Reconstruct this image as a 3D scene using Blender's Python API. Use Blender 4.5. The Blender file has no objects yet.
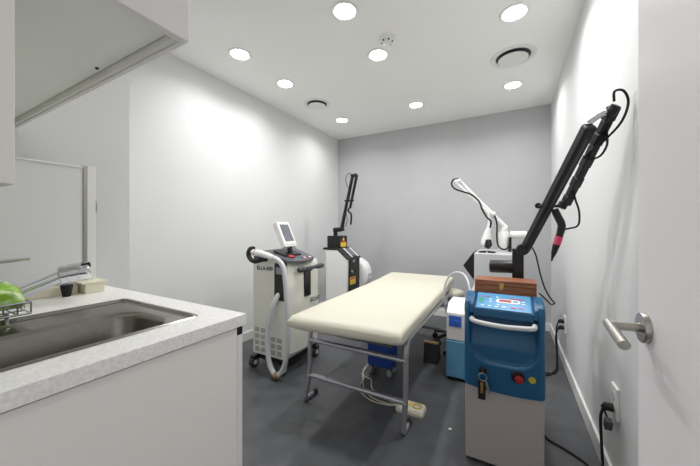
import bpy, bmesh, math, random
from mathutils import Vector, Matrix, noise
random.seed(4)
R = math.radians
scene = bpy.context.scene
COL = scene.collection
PI = math.pi

# ------------------------------------------------------------------ materials
def lin(c):
    return tuple((v/255/12.92) if v/255 <= .04045 else ((v/255+.055)/1.055)**2.4 for v in c)

MATS = {}
def mat(name, rgb, rough=.5, metal=0., var=.04, scale=20., bump=0., bscale=200., spec=.5, emit=0., rough_var=0.):
    m = bpy.data.materials.new(name); m.use_nodes = True
    nt = m.node_tree; n = nt.nodes; b = n['Principled BSDF']
    col = lin(rgb)
    tc = n.new('ShaderNodeTexCoord')
    if var > 0:
        nz = n.new('ShaderNodeTexNoise'); nz.inputs['Scale'].default_value = scale; nz.inputs['Detail'].default_value = 4
        rp = n.new('ShaderNodeValToRGB')
        rp.color_ramp.elements[0].position = .3; rp.color_ramp.elements[1].position = .7
        rp.color_ramp.elements[0].color = (*[max(0, v*(1-var)) for v in col], 1)
        rp.color_ramp.elements[1].color = (*[min(1, v*(1+var)) for v in col], 1)
        nt.links.new(tc.outputs['Object'], nz.inputs['Vector'])
        nt.links.new(nz.outputs['Fac'], rp.inputs['Fac'])
        nt.links.new(rp.outputs['Color'], b.inputs['Base Color'])
    else:
        b.inputs['Base Color'].default_value = (*col, 1)
    b.inputs['Roughness'].default_value = rough
    b.inputs['Metallic'].default_value = metal
    b.inputs['Specular IOR Level'].default_value = spec
    if bump > 0:
        nb = n.new('ShaderNodeTexNoise'); nb.inputs['Scale'].default_value = bscale; nb.inputs['Detail'].default_value = 3
        bp = n.new('ShaderNodeBump'); bp.inputs['Strength'].default_value = bump; bp.inputs['Distance'].default_value = .002
        nt.links.new(tc.outputs['Object'], nb.inputs['Vector'])
        nt.links.new(nb.outputs['Fac'], bp.inputs['Height'])
        nt.links.new(bp.outputs['Normal'], b.inputs['Normal'])
    if emit > 0:
        b.inputs['Emission Color'].default_value = (1, .99, .985, 1)
        b.inputs['Emission Strength'].default_value = emit
    MATS[name] = m
    return m

M_WALL = mat('white_wall_paper', (221, 222, 222), .75, var=.012, scale=3, bump=.25, bscale=150)
M_GREY = mat('grey_wall_paper', (188, 189, 191), .75, var=.025, scale=3, bump=.25, bscale=150)
M_CEIL = mat('ceiling_paint', (249, 249, 247), .85, var=.006, scale=2)
M_FLOOR = mat('charcoal_vinyl', (82, 84, 87), .5, var=.2, scale=7, bump=.15, bscale=90)
M_BASE = mat('white_trim_paint', (226, 226, 222), .5, var=.01)
M_DOOR = mat('pale_door_laminate', (242, 240, 241), .45, var=.01, scale=4)
M_CAB = mat('cabinet_laminate', (243, 238, 234), .35, var=.01, scale=4)
M_CABW = mat('white_cabinet_laminate', (236, 233, 234), .4, var=.008, scale=4)
M_BOTTOM = mat('grey_green_panel', (240, 246, 240), .2, var=.015, scale=3)
M_RAIL = mat('grey_rail', (226, 226, 222), .4, var=.02)
M_STONE = mat('speckled_worktop', (246, 244, 241), .3, var=.12, scale=150)
M_STEEL = mat('brushed_steel', (150, 147, 141), .24, 1., var=.05, scale=60)
M_STEELD = mat('satin_steel', (176, 172, 166), .32, 1., var=.04, scale=60)
M_CHROME = mat('chrome', (215, 217, 222), .1, 1., var=.01)
M_FRAME = mat('grey_painted_tube', (176, 177, 182), .34, .7, var=.03)
M_BLACK = mat('black_plastic', (11, 11, 12), .38, var=.06)
M_RUBBER = mat('black_rubber', (15, 15, 16), .65, var=.08)
M_DARK = mat('dark_grey_plastic', (62, 63, 67), .4, var=.04)
M_CONS = mat('console_grey', (74, 76, 82), .35, var=.04)
M_SILV = mat('silver_grey_enamel', (190, 192, 195), .4, var=.015, scale=5)
M_GREYP = mat('grey_plastic', (150, 152, 156), .4, var=.03)
M_LGREY = mat('light_grey_plastic', (208, 209, 211), .4, var=.015)
M_IVORY = mat('ivory_enamel', (222, 222, 210), .38, var=.012, scale=5)
M_WHITE = mat('white_plastic', (235, 235, 233), .35, var=.01)
M_HOSE = mat('white_hose', (200, 202, 206), .4, var=.03, scale=40)
M_CREAM = mat('cream_vinyl', (208, 205, 188), .45, var=.012, scale=6, bump=.2, bscale=35)
M_CREAMP = mat('cream_plastic', (231, 226, 203), .45, var=.02)
M_BLUE = mat('petrol_blue_plastic', (20, 86, 126), .33, var=.05, scale=6)
M_PANEL = mat('bright_blue_panel', (84, 156, 204), .35, var=.03)
M_LBLUE = mat('pale_blue_plastic', (98, 160, 196), .4, var=.03)
M_SCREENB = mat('royal_blue_panel', (58, 106, 205), .3, var=.05)
M_NAVY = mat('deep_blue_plastic', (30, 66, 150), .4, var=.06)
M_LOWER = mat('warm_grey_enamel', (178, 170, 166), .4, var=.012, scale=5)
M_VENT = mat('vent_shadow_grey', (128, 130, 126), .6, var=.03)
M_STOP = mat('dark_red_plastic', (158, 28, 36), .35, var=.05)
M_MUST = mat('mustard_disc', (196, 172, 50), .45, var=.03)
M_RED = mat('red_plastic', (200, 40, 46), .35, var=.05)
M_DRED = mat('red_display', (176, 44, 52), .3, var=.1, scale=150)
M_PINK = mat('pink_band', (226, 74, 116), .4, var=.03)
M_YEL = mat('yellow_label', (240, 206, 60), .45, var=.03)
M_ORANGE = mat('orange_plastic', (214, 120, 40), .45, var=.05)
M_GREEN = mat('green_mark', (70, 170, 110), .45, var=.05)
M_LCD = mat('grey_screen', (112, 116, 124), .25, var=.05)
M_SHADEGL = mat('smoked_lens', (18, 18, 20), .12, var=.0)
M_PLATE = mat('outlet_white', (238, 236, 232), .4, var=.01)
M_BEIGE = mat('beige_plastic', (206, 202, 184), .45, var=.03)
M_INK = mat('dark_ink', (38, 39, 41), .6, var=.0)
M_TAN = mat('brass_metal', (190, 160, 100), .35, 1., var=.06)
M_SCREENP = mat('splash_panel_white', (226, 227, 227), .3, var=.008, scale=3)
M_LAMP = mat('lamp_diffuser', (255, 252, 245), .5, var=0, emit=18.)

def wood():
    m = bpy.data.materials.new('walnut_wood'); m.use_nodes = True
    nt = m.node_tree; n = nt.nodes; b = n['Principled BSDF']
    tc = n.new('ShaderNodeTexCoord'); mp = n.new('ShaderNodeMapping')
    mp.inputs['Scale'].default_value = (3, 30, 40)
    nz = n.new('ShaderNodeTexNoise'); nz.inputs['Scale'].default_value = 3; nz.inputs['Detail'].default_value = 6
    rp = n.new('ShaderNodeValToRGB')
    rp.color_ramp.elements[0].position = .3; rp.color_ramp.elements[1].position = .72
    rp.color_ramp.elements[0].color = (*lin((112, 62, 38)), 1); rp.color_ramp.elements[1].color = (*lin((170, 106, 70)), 1)
    nt.links.new(tc.outputs['Object'], mp.inputs['Vector']); nt.links.new(mp.outputs['Vector'], nz.inputs['Vector'])
    nt.links.new(nz.outputs['Fac'], rp.inputs['Fac']); nt.links.new(rp.outputs['Color'], b.inputs['Base Color'])
    b.inputs['Roughness'].default_value = .4
    return m
M_WOOD = wood()

def green_bag():
    m = bpy.data.materials.new('lime_plastic_film'); m.use_nodes = True
    nt = m.node_tree; n = nt.nodes; b = n['Principled BSDF']
    tc = n.new('ShaderNodeTexCoord')
    nz = n.new('ShaderNodeTexNoise'); nz.inputs['Scale'].default_value = 22; nz.inputs['Detail'].default_value = 3
    rp = n.new('ShaderNodeValToRGB')
    rp.color_ramp.elements[0].position = .44; rp.color_ramp.elements[1].position = .58
    rp.color_ramp.elements[0].color = (*lin((140, 190, 50)), 1); rp.color_ramp.elements[1].color = (*lin((220, 232, 190)), 1)
    nt.links.new(tc.outputs['Object'], nz.inputs['Vector']); nt.links.new(nz.outputs['Fac'], rp.inputs['Fac'])
    nt.links.new(rp.outputs['Color'], b.inputs['Base Color'])
    b.inputs['Roughness'].default_value = .25
    return m
M_BAG = green_bag()

# ------------------------------------------------------------------ mesh helpers
ORIGIN = {}
def catmull(pts, n=8):
    pts = [Vector(p) for p in pts]
    if len(pts) < 3: return pts
    P = [pts[0]*2-pts[1]] + pts + [pts[-1]*2-pts[-2]]
    out = []
    for i in range(1, len(P)-2):
        for k in range(n):
            t = k/n; a, b, c, d = P[i-1], P[i], P[i+1], P[i+2]
            out.append(.5*((2*b)+(c-a)*t+(2*a-5*b+4*c-d)*t*t+(3*b-a-3*c+d)*t**3))
    out.append(pts[-1]); return out

class MB:
    def __init__(s): s.bm = bmesh.new()
    def face(s, vs):
        try: s.bm.faces.new(vs)
        except ValueError: pass
    def box(s, a, b, m=None):
        x0, y0, z0 = a; x1, y1, z1 = b
        v = [Vector(p) for p in ((x0,y0,z0),(x1,y0,z0),(x1,y1,z0),(x0,y1,z0),(x0,y0,z1),(x1,y0,z1),(x1,y1,z1),(x0,y1,z1))]
        if m: v = [m @ p for p in v]
        v = [s.bm.verts.new(p) for p in v]
        for f in ((0,3,2,1),(4,5,6,7),(0,1,5,4),(1,2,6,5),(2,3,7,6),(3,0,4,7)): s.face([v[i] for i in f])
        return s
    def loops(s, loops, cap0=True, cap1=True, closed=False):
        L = [[s.bm.verts.new(p) for p in l] for l in loops]
        n = len(L[0]); rng = range(len(L)) if closed else range(len(L)-1)
        for i in rng:
            A, B = L[i], L[(i+1) % len(L)]
            for k in range(n): s.face([A[k], A[(k+1) % n], B[(k+1) % n], B[k]])
        if not closed:
            if cap0: s.face(L[0][::-1])
            if cap1: s.face(L[-1])
        return s
    def cyl(s, p0, p1, r0, r1=None, n=20):
        return s.cone([(p0, r0), (p1, r0 if r1 is None else r1)], n)
    def cone(s, stations, n=20):
        """circles of given radius strung along a straight or bent axis"""
        ps = [Vector(p) for p, r in stations]
        return s._sweep(ps, [r for p, r in stations], n)
    def tube(s, pts, r, n=10, sub=8, smooth=True):
        ps = catmull(pts, sub) if smooth else [Vector(p) for p in pts]
        rs = r if isinstance(r, (list, tuple)) else [r]*len(ps)
        if len(rs) != len(ps): rs = [rs[min(len(rs)-1, int(i*len(rs)/len(ps)))] for i in range(len(ps))]
        return s._sweep(ps, rs, n)
    def _sweep(s, ps, rs, n):
        t0 = None; loops = []; nrm = None
        for i, p in enumerate(ps):
            a = ps[i-1] if i > 0 else p; b = ps[i+1] if i < len(ps)-1 else p
            t = (b-a)
            if t.length < 1e-9: t = t0 or Vector((0,0,1))
            t = t.normalized()
            if nrm is None:
                up = Vector((0,0,1)) if abs(t.z) < .9 else Vector((1,0,0))
                nrm = t.cross(up).normalized()
            else:
                nrm = (nrm - t*nrm.dot(t))
                nrm = nrm.normalized() if nrm.length > 1e-6 else t.orthogonal().normalized()
            bn = t.cross(nrm); t0 = t
            loops.append([p + (nrm*math.cos(2*PI*k/n) + bn*math.sin(2*PI*k/n))*rs[i] for k in range(n)])
        return s.loops(loops)
    def prism(s, poly, axis, a, b):
        """polygon in the plane across `axis`, extruded from a to b"""
        def P(u, v, w): return {'x': (w,u,v), 'y': (u,w,v), 'z': (u,v,w)}[axis]
        return s.loops([[P(u,v,a) for u,v in poly], [P(u,v,b) for u,v in poly]])
    def lathe(s, prof, c, n=32, axis='z', cap0=True, cap1=True):
        def P(r, h, k):
            x, y = r*math.cos(2*PI*k/n), r*math.sin(2*PI*k/n)
            v = {'z': (x,y,h), 'x': (h,x,y), 'y': (x,h,y)}[axis]
            return (c[0]+v[0], c[1]+v[1], c[2]+v[2])
        return s.loops([[P(r,h,k) for k in range(n)] for r,h in prof], cap0, cap1)
    def torus(s, c, rad, r, axis='z', n=32, m=8):
        ls = []
        for k in range(n):
            a = 2*PI*k/n; l = []
            for j in range(m):
                b = 2*PI*j/m; rr = rad+r*math.cos(b); h = r*math.sin(b)
                x, y = rr*math.cos(a), rr*math.sin(a)
                v = {'z': (x,y,h), 'x': (h,x,y), 'y': (x,h,y)}[axis]
                l.append((c[0]+v[0], c[1]+v[1], c[2]+v[2]))
            ls.append(l)
        return s.loops(ls, closed=True)
    def ball(s, c, r, sx=1, sy=1, sz=1, n=16):
        prof = [(max(1e-4, math.sin(PI*i/n)), -math.cos(PI*i/n)) for i in range(n+1)]
        ls = [[(c[0]+q*r*sx*math.cos(2*PI*k/(2*n)), c[1]+q*r*sy*math.sin(2*PI*k/(2*n)), c[2]+h*r*sz) for k in range(2*n)] for q,h in prof]
        return s.loops(ls)
    def build(s, name, m, parent=None, bev=0, seg=2, smooth=True, loc=None, angle=38):
        bmesh.ops.recalc_face_normals(s.bm, faces=s.bm.faces)
        if parent is not None: org = ORIGIN[parent]
        elif loc is not None: org = Vector(loc)
        else:
            xs = [v.co for v in s.bm.verts]
            lo = [min(p[i] for p in xs) for i in range(3)]; hi = [max(p[i] for p in xs) for i in range(3)]
            org = Vector(((lo[0]+hi[0])/2, (lo[1]+hi[1])/2, lo[2]))
        for v in s.bm.verts: v.co -= org
        me = bpy.data.meshes.new(name); s.bm.to_mesh(me); s.bm.free()
        me.materials.append(m)
        if smooth:
            me.shade_smooth(); me.set_sharp_from_angle(angle=R(angle))
        o = bpy.data.objects.new(name, me); COL.objects.link(o)
        if parent is not None: o.parent = parent
        else: o.location = org
        ORIGIN[o] = org
        if bev:
            md = o.modifiers.new('bevel', 'BEVEL'); md.width = bev; md.segments = seg; md.limit_method = 'ANGLE'; md.angle_limit = R(40)
            md.harden_normals = True
        return o

def tag(o, label, cat, group=None, kind=None):
    o['label'] = label; o['category'] = cat
    if group: o['group'] = group
    if kind: o['kind'] = kind
    return o
def thing(name, label, cat, loc, group=None):
    o = bpy.data.objects.new(name, None); o.empty_display_size = .1
    COL.objects.link(o); o.location = loc; ORIGIN[o] = Vector(loc)
    return tag(o, label, cat, group)
def struct(mb, name, m, **k):
    o = mb.build(name, m, **k); o['kind'] = 'structure'; return o
def copy_thing(o, loc, label):
    r = o.copy(); COL.objects.link(r); r.location = loc; r['label'] = label; ORIGIN[r] = Vector(loc)
    for ch in list(o.children):
        c = ch.copy(); COL.objects.link(c); c.parent = r
        for g in list(ch.children):
            d = g.copy(); COL.objects.link(d); d.parent = c
    return r
def text(body, size, M, name, m, parent, depth=.0006):
    cu = bpy.data.curves.new(name, 'FONT'); cu.body = body; cu.size = size; cu.align_x = 'CENTER'; cu.align_y = 'CENTER'
    cu.extrude = depth; cu.offset = size*.018
    t = bpy.data.objects.new('tmp', cu); COL.objects.link(t)
    bpy.context.view_layer.update()
    me = bpy.data.meshes.new_from_object(t.evaluated_get(bpy.context.evaluated_depsgraph_get()))
    bpy.data.objects.remove(t); bpy.data.curves.remove(cu)
    me.transform(Matrix.Translation(-ORIGIN[parent]) @ M); me.name = name
    me.materials.clear(); me.materials.append(m)
    o = bpy.data.objects.new(name, me); COL.objects.link(o); o.parent = parent; ORIGIN[o] = ORIGIN[parent]
    return o
def facing(p, right, up):
    """matrix placing text at p with its reading direction `right` and top `up`"""
    r = Vector(right).normalized(); u = Vector(up).normalized(); n = r.cross(u)
    m = Matrix((r, u, n)).transposed().to_4x4(); m.translation = Vector(p); return m
def rrect(x0, x1, y0, y1, r, z, k=9):
    """rounded rectangle, k (odd) points per corner, counter-clockwise"""
    out = []
    for cx, cy, a0 in ((x1-r,y1-r,0),(x0+r,y1-r,90),(x0+r,y0+r,180),(x1-r,y0+r,270)):
        for i in range(k):
            a = R(a0+90*i/(k-1)); out.append((cx+r*math.cos(a), cy+r*math.sin(a), z))
    return out

# ------------------------------------------------------------------ room shell
CEIL = 2.40; XL, XR, YB, YF = -2.24, .38, 3.72, -.25
XJ, YJ = -1.48, .665            # the wall behind the sink stands forward of the long side wall
struct(MB().box((XL-.1, -1.3, -.06), (XR+.1, YB+.1, 0)), 'floor', M_FLOOR)
struct(MB().box((XL-.1, YF-.1, CEIL), (XR+.1, YB+.1, CEIL+.08)), 'ceiling', M_CEIL)
struct(MB().prism([(XL,YJ),(XJ,YJ),(XJ,YF-.1),(XL-.1,YF-.1),(XL-.1,YB+.1),(XL,YB+.1)], 'z', 0, CEIL), 'wall_left', M_WALL, smooth=False)
struct(MB().box((XL, YB, 0), (XR, YB+.1, CEIL)), 'wall_back', M_GREY)
struct(MB().box((XR, YF-.1, 0), (XR+.1, YB+.1, CEIL)), 'wall_right', M_WALL)
DX0, DX1, DH = -.62, .235, 2.10   # doorway the viewer stands in
struct(MB().prism([(XJ,0),(DX0,0),(DX0,DH),(DX1,DH),(DX1,0),(XR,0),(XR,CEIL),(XJ,CEIL)], 'y', YF-.1, YF), 'wall_front', M_WALL, smooth=False)
struct(MB().box((XR-.014, .70, 0), (XR, YB, .085)), 'baseboard_right', M_BASE, bev=.003)
struct(MB().box((XL+.014, YB-.014, 0), (XR-.014, YB, .085)), 'baseboard_back', M_BASE, bev=.003)
struct(MB().box((XL, YJ, 0), (XL+.014, YB, .085)), 'baseboard_left', M_BASE, bev=.003)

# open door at the viewer's side
DF = .19
door = struct(MB().box((DF, -.235, .008), (DF+.04, .668, 2.085)), 'door_1', M_DOOR, bev=.002)
hd = MB().lathe([(.0225,-.008),(.0235,-.0065),(.0235,0)], (DF,.632,.927), 40, 'x').build('door_handle', M_STEELD, door)
lv = MB().cyl((DF-.007,.632,.927), (DF-.045,.632,.925), .0072, n=24)
lv.build('neck', M_STEELD, hd)
MB().cone([((DF-.045,.642,.926),.0074),((DF-.045,.560,.916),.0074)], 28).build('lever', M_STEELD, hd, bev=.001)

# ------------------------------------------------------------------ sink corner
CT = .85; CX, CY = -.64, .572
cab = thing('sink_cabinet', 'plain pale grey base cabinet under the speckled sink worktop', 'cabinet', (-1.05, .15, 0))
cc = MB().box((XJ+.002, -.245, .08), (-.668, .547, .098)); cc.box((XJ+.002, -.245, .0985), (XJ+.010, .547, .818)); cc.box((XJ+.0105, -.245, .0985), (-.668, -.227, .818)); cc.box((XJ+.0105, .529, .0985), (-.668, .547, .818))
cc.build('carcass', M_CAB, cab)
MB().box((XJ+.05, -.245, 0), (-.72, .520, .08)).build('plinth', M_CAB, cab)
MB().box((XJ+.002, .5472, 0), (-.648, .5645, .818)).build('end_panel', M_CABW, cab, bev=.001)
dr = MB().box((-.667, -.06, .085), (-.648, .5465, .815)).build('door', M_CAB, cab, bev=.001)
MB().box((-.667, -.243, .085), (-.648, -.064, .815)).build('door', M_CAB, cab, bev=.001)
MB().box((-.660, .5468, .795), (-.6475, .5640, .8165)).build('pull_channel', M_BLACK, cab)

# worktop with a rounded hole for the sink
SX0, SX1, SY0, SY1 = -1.13, -.728, -.16, .498
def hole_ring(z): return rrect(SX0+.006, SX1-.006, SY0+.006, SY1-.006, .016, z)
def outer_ring(z):
    out = []
    X0, X1, Y0, Y1 = XJ+.002, CX, -.247, CY
    for i, p in enumerate(hole_ring(z)):
        c, k = divmod(i, 9)
        x, y = p[0], p[1]
        vert = (k < 4) if c in (0, 2) else (k > 4)
        xs = X1 if c in (0, 3) else X0; ys = Y1 if c in (0, 1) else Y0
        if k == 4: q = (xs, ys, z)
        elif vert: q = (xs, y, z)
        else: q = (x, ys, z)
        out.append(q)
    return out
wt = MB().loops([hole_ring(CT), outer_ring(CT), outer_ring(CT-.031), hole_ring(CT-.031)], closed=True)
tag(wt.build('worktop', M_STONE, bev=.002), 'speckled pale stone worktop with a steel sink set into it', 'worktop')

sk = thing('kitchen_sink', 'stainless steel sink basin set into the speckled worktop', 'sink', (-.93, .16, .68))
b0 = (-.992, -.752, -.12, .448)
def inset(b, d, r, z): return rrect(b[0]+d, b[1]-d, b[2]+d, b[3]-d, r, z)
o0 = (SX0, SX1, SY0, SY1)
mb = MB().loops([inset(o0,0,.022,CT+.0005), inset(o0,.003,.021,CT+.003), inset(o0,.010,.018,CT+.003), inset(o0,.014,.016,CT-.004), inset(o0,.018,.015,CT-.005),
                 rrect(b0[0]-.006,b0[1]+.004,b0[2]-.006,b0[3]+.006,.085,CT-.005), inset(b0,0,.08,CT-.007), inset(b0,.006,.078,CT-.020),
                 inset(b0,.016,.07,CT-.13), inset(b0,.024,.064,CT-.155), inset(b0,.045,.05,CT-.168), inset(b0,.09,.02,CT-.172)], cap0=False)
mb.build('basin', M_STEEL, sk, angle=50)
MB().lathe([(.045,0),(.045,.004),(.036,.004),(.03,.001)], (-.875,.12,CT-.1715), 32).build('drain', M_CHROME, sk)

fc = thing('faucet', 'chrome pull-out faucet with slanting spout behind the sink', 'faucet', (-1.335, .235, CT))
MB().lathe([(.033,0),(.033,.008),(.027,.012),(.026,.105),(.024,.118),(.012,.126)], (-1.335,.235,CT), 28).build('body', M_CHROME, fc)
MB().cone([((-1.330,.245,.870),.0180),((-1.320,.278,.873),.0190),((-1.290,.370,.922),.0180),((-1.286,.382,.929),.0180)], 22).build('spout', M_CHROME, fc)
ax = Vector((.022,.066,.013))
P0 = Vector((-1.2865,.381,.931))
sh = MB().cone([(P0-ax*.06,.020),(P0,.030),(P0+ax*.22,.030),(P0+ax*.23,.0275),(P0+ax*.29,.0275),(P0+ax*.30,.0305),(P0+ax*.55,.0305),(P0+ax*.56,.029),(P0+ax*.62,.029),(P0+ax*.63,.0305),(P0+ax*.98,.0300),(P0+ax*1.04,.027)], 12).build('spray_head', M_CHROME, fc)
MB().cone([(P0+ax*.66+Vector((.014,0,.0195)),.0085),(P0+ax*1.00+Vector((.014,0,.0195)),.0085)], 16).build('button', M_BLACK, sh, bev=.003)
MB().tube([(-1.335,.235,.972),(-1.328,.25,.984),(-1.312,.28,.988),(-1.290,.312,.992)], [.0062]*20+[.005]*5, 10).build('lever', M_CHROME, fc)

# splash screen standing at the back of the worktop
sp = thing('splash_screen', 'tall white splash screen with metal edge behind the sink', 'screen', (-1.40, .2, CT))
MB().box((-1.404, -.20, .888), (-1.396, .476, 1.312)).build('panel', M_SCREENP, sp, bev=.001)
MB().box((-1.408, -.20, 1.309), (-1.392, .476, 1.316)).build('top_edge', M_WHITE, sp, bev=.001)
MB().box((-1.406, .4765, .87), (-1.393, .487, 1.318)).build('edge_strip', M_STEELD, sp)
MB().box((-1.4075, .474, .87), (-1.3965, .4768, 1.318)).build('groove', M_DARK, sp)
MB().box((-1.414, .487, .88), (-1.391, .513, 1.320)).build('end_post', M_WHITE, sp, bev=.002)
gr = MB().tube([(-1.402,.513,1.195),(-1.402,.5165,1.188),(-1.402,.518,1.168),(-1.402,.5165,1.148),(-1.402,.513,1.141)], .0035, 8).build('grip', M_GREYP, sp)
ft = MB().box((-1.425, .462, CT), (-1.335, .520, .884)); ft.box((-1.432, .450, .884), (-1.328, .528, .892))
ft.build('foot', M_CREAMP, sp, bev=.003)
MB().box((-1.42, -.20, CT), (-1.375, .455, .882)).build('base_rail', M_CREAMP, sp, bev=.003)
MB().lathe([(.011,0),(.017,.036),(.017,.04)], (-1.345,.415,CT), 20).build('rubber_foot', M_RUBBER, sp)

rk = MB()
X0, X1, Y0, Y1, ZB, ZT = -1.268, -1.03, -.06, .252, .878, .905
rk.tube([(X0,Y0,ZT),(X1,Y0,ZT),(X1,Y1,ZT),(X0,Y1,ZT),(X0,Y0,ZT)], .0028, 8, smooth=False)
rk.tube([(X0,Y0,ZB),(X1,Y0,ZB),(X1,Y1,ZB),(X0,Y1,ZB),(X0,Y0,ZB)], .0024, 8, smooth=False)
for i in range(15):
    y = Y0 + (Y1-Y0)*i/14
    rk.tube([(X0,y,ZT),(X0,y,ZB),(X1,y,ZB),(X1,y,ZT)], .0018, 6, smooth=False)
for i in range(1, 5):
    x = X0 + (X1-X0)*i/5
    rk.tube([(x,Y0,ZT),(x,Y0,ZB),(x,Y1,ZB),(x,Y1,ZT)], .0018, 6, smooth=False)
for x, y in ((X0+.03,Y0+.03),(X1-.045,Y0+.03),(X1-.045,Y1-.03),(X0+.03,Y1-.03)): rk.cyl((x,y,CT),(x,y,ZB),.004,n=10)
tag(rk.build('dish_rack', M_CHROME), 'chrome wire dish rack beside the sink holding a green bag', 'dish rack')
bag = MB()
bag.ball((-1.135,.155,.912), 1, .125, .125, .040, 30)
for v in bag.bm.verts:
    d = noise.noise_vector(v.co*24)*.016 + noise.noise_vector(v.co*55)*.010
    v.co += d
    v.co.z = max(v.co.z, .8835); v.co.y = min(v.co.y, .246); v.co.x = max(min(v.co.x, -1.038), -1.260)
tag(bag.build('plastic_bag', M_BAG, angle=60), 'crumpled lime green plastic bag lying in the dish rack', 'bag')

# wall cabinets
WX, WY, WZ = -.514, .327, 1.425
wc = thing('wall_cabinet', 'big white wall cabinet with a grey underside above the sink', 'cabinet', (-1.0, .04, WZ))
MB().box((XJ+.002, YF+.003, 1.446), (WX-.019, WY-.0095, CEIL-.002)).build('carcass', M_CABW, wc)
MB().box((WX-.018, -.245, WZ), (WX, WY, CEIL-.004)).build('door', M_CABW, wc, bev=.0015)
MB().box((XJ+.002, WY-.009, WZ), (WX-.0185, WY, CEIL-.003)).build('end_panel', M_CABW, wc, bev=.0015)
bp = MB(); bp.box((XJ+.003, .118, 1.440), (-1.262, WY-.0205, 1.4455)); bp.box((-1.260, .118, 1.440), (WX-.020, WY-.0205, 1.4455))
bp.build('underside', M_BOTTOM, wc)
MB().box((XJ+.003, WY-.0180, 1.4265), (-1.08, WY-.0098, 1.4455)).build('light_rail', M_RAIL, wc, bev=.002)
MB().box((-1.078, WY-.0180, 1.4265), (-.80, WY-.0098, 1.4455)).build('light_rail', M_RAIL, wc, bev=.002)
MB().box((-.798, WY-.0180, 1.4265), (WX-.020, WY-.0098, 1.4455)).build('light_rail', M_RAIL, wc, bev=.002)
MB().ball((-.80, WY-.030, 1.4395), .0035).build('screw', M_RUBBER, wc)
lc = thing('wall_cabinet', 'lower hanging white wall unit beside the big wall cabinet, above the dish rack', 'cabinet', (-1.0, -.06, 1.138))
MB().box((XJ+.002, -.245, 1.138), (-.540, .114, 1.4235)).build('carcass', M_CAB, lc, bev=.001)
MB().box((-.5395, -.245, 1.138), (-.5205, .114, 1.4235)).build('door', M_CAB, lc, bev=.001)

# ------------------------------------------------------------------ treatment bed
bed = thing('treatment_bed', 'cream padded treatment bed on a grey tubular steel frame', 'bed', (-.79, 2.13, 0))
mt = MB()
nx, ny = 14, 40
def bed_pt(u, v, top):
    yy = 1.262 + 1.755*v + .045*u*(1-v)*1.2
    xc = -.772 - .040*v; w = .632
    x = xc + (u-.5)*w
    zt = .600 + max(0, v-.62)**1.3*.06
    return x, yy, zt
ls = []
hw, th = .326, .084
for j in range(ny+1):
    v = j/ny
    e = min(v, 1-v)*1.755                    # distance to the nearer end
    k = min(1, e/.034); s = math.sqrt(max(0, 1-(1-k)**2))
    hh = th/2*(.42+.58*s)
    xc = -.769 - .042*v
    zc = .600 - th/2 + max(0, v-.62)**1.3*.07
    prof = []
    N = 48
    for i in range(N):
        a = 2*PI*i/N; c, q = math.cos(a), math.sin(a)
        px = math.copysign(abs(c)**.13, c)*(hw-.004+.004*s); pz = math.copysign(abs(q)**.42, q)*hh
        yy = 1.255 + 1.762*v + .052*((px/hw+1)/2)*(1-v)
        prof.append((xc+px, yy, zc+pz))
    ls.append(prof)
mt.loops(ls)
for v in mt.bm.verts:                        # soft sag and stuffing unevenness
    v.co.z += noise.noise(v.co*5)*.003
    d = (v.co - Vector((-.47,1.30,.585))).length
    if d < .07: v.co.z -= .004*math.sin(d*260)*(1-d/.07)
mt.build('mattress', M_CREAM, bed, angle=70)
def leg_pts(x, yf, back):
    s = 1 if back > 0 else -1
    q = -.028 if x < -.8 else -.008
    return [(x+q,yf+.10*s,.013),(x+q,yf+.03*s,.013),(x+q,yf+.006*s,.016),(x+q*.9,yf,.04),(x+.004,yf,.20),(x+.006,yf,.38),(x+.008,yf+.002*s,.44),(x+.010,yf+.012*s,.475),(x+.010,yf+.04*s,.497),(x+.010,yf+.10*s,.503)]
for yf, s in ((1.475, 1), (2.70, -1)):
    for x in (-1.098, -.482):
        MB().tube(leg_pts(x, yf, s), .0145, 12, 5).build('leg', M_FRAME, bed)
        MB().cyl((x-(.028 if x < -.8 else .008),yf+.075*s,.012),(x-(.028 if x < -.8 else .008),yf+.112*s,.012),.0165,n=14).build('foot_cap', M_RUBBER, bed)
    for z in (.395, .175):
        MB().cyl((-1.094,yf,z),(-.478,yf,z),.0140,n=14).build('crossbar', M_FRAME, bed)
    for z in (.395, .175): 
        for x in (-1.094,-.478): MB().ball((x, yf-.013*s, z), .006).build('bolt', M_CHROME, bed)
for x in (-1.088, -.472): MB().cyl((x,1.57,.503),(x,2.62,.503),.0125,n=12).build('side_rail', M_FRAME, bed)
MB().box((-1.06,1.34,.505),(-.50,2.75,.517)).build('deck_board', M_DARK, bed)

# ------------------------------------------------------------------ things below and beside the bed
ub = thing('storage_box', 'deep blue wheeled plastic box under the treatment bed', 'box', (-.84, 2.05, 0))
MB().box((-.938,1.98,.065),(-.748,2.12,.30)).build('body', M_NAVY, ub, bev=.012, seg=3)
MB().box((-.943,1.974,.225),(-.743,2.126,.242)).build('rim', M_NAVY, ub, bev=.004)
MB().box((-.815,1.9765,.250),(-.765,1.982,.285)).build('label_plate', M_LGREY, ub)
for x in (-.915,-.772):
    for y in (2.010,2.090):
        w = MB().lathe([(.028,-.011),(.03,-.009),(.03,.009),(.028,.011)], (x,y,.030), 20, 'x').build('wheel', M_GREYP, ub)
        MB().box((x-.016,y-.014,.044),(x+.016,y+.014,.070)).build('bracket', M_DARK, ub)

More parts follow.
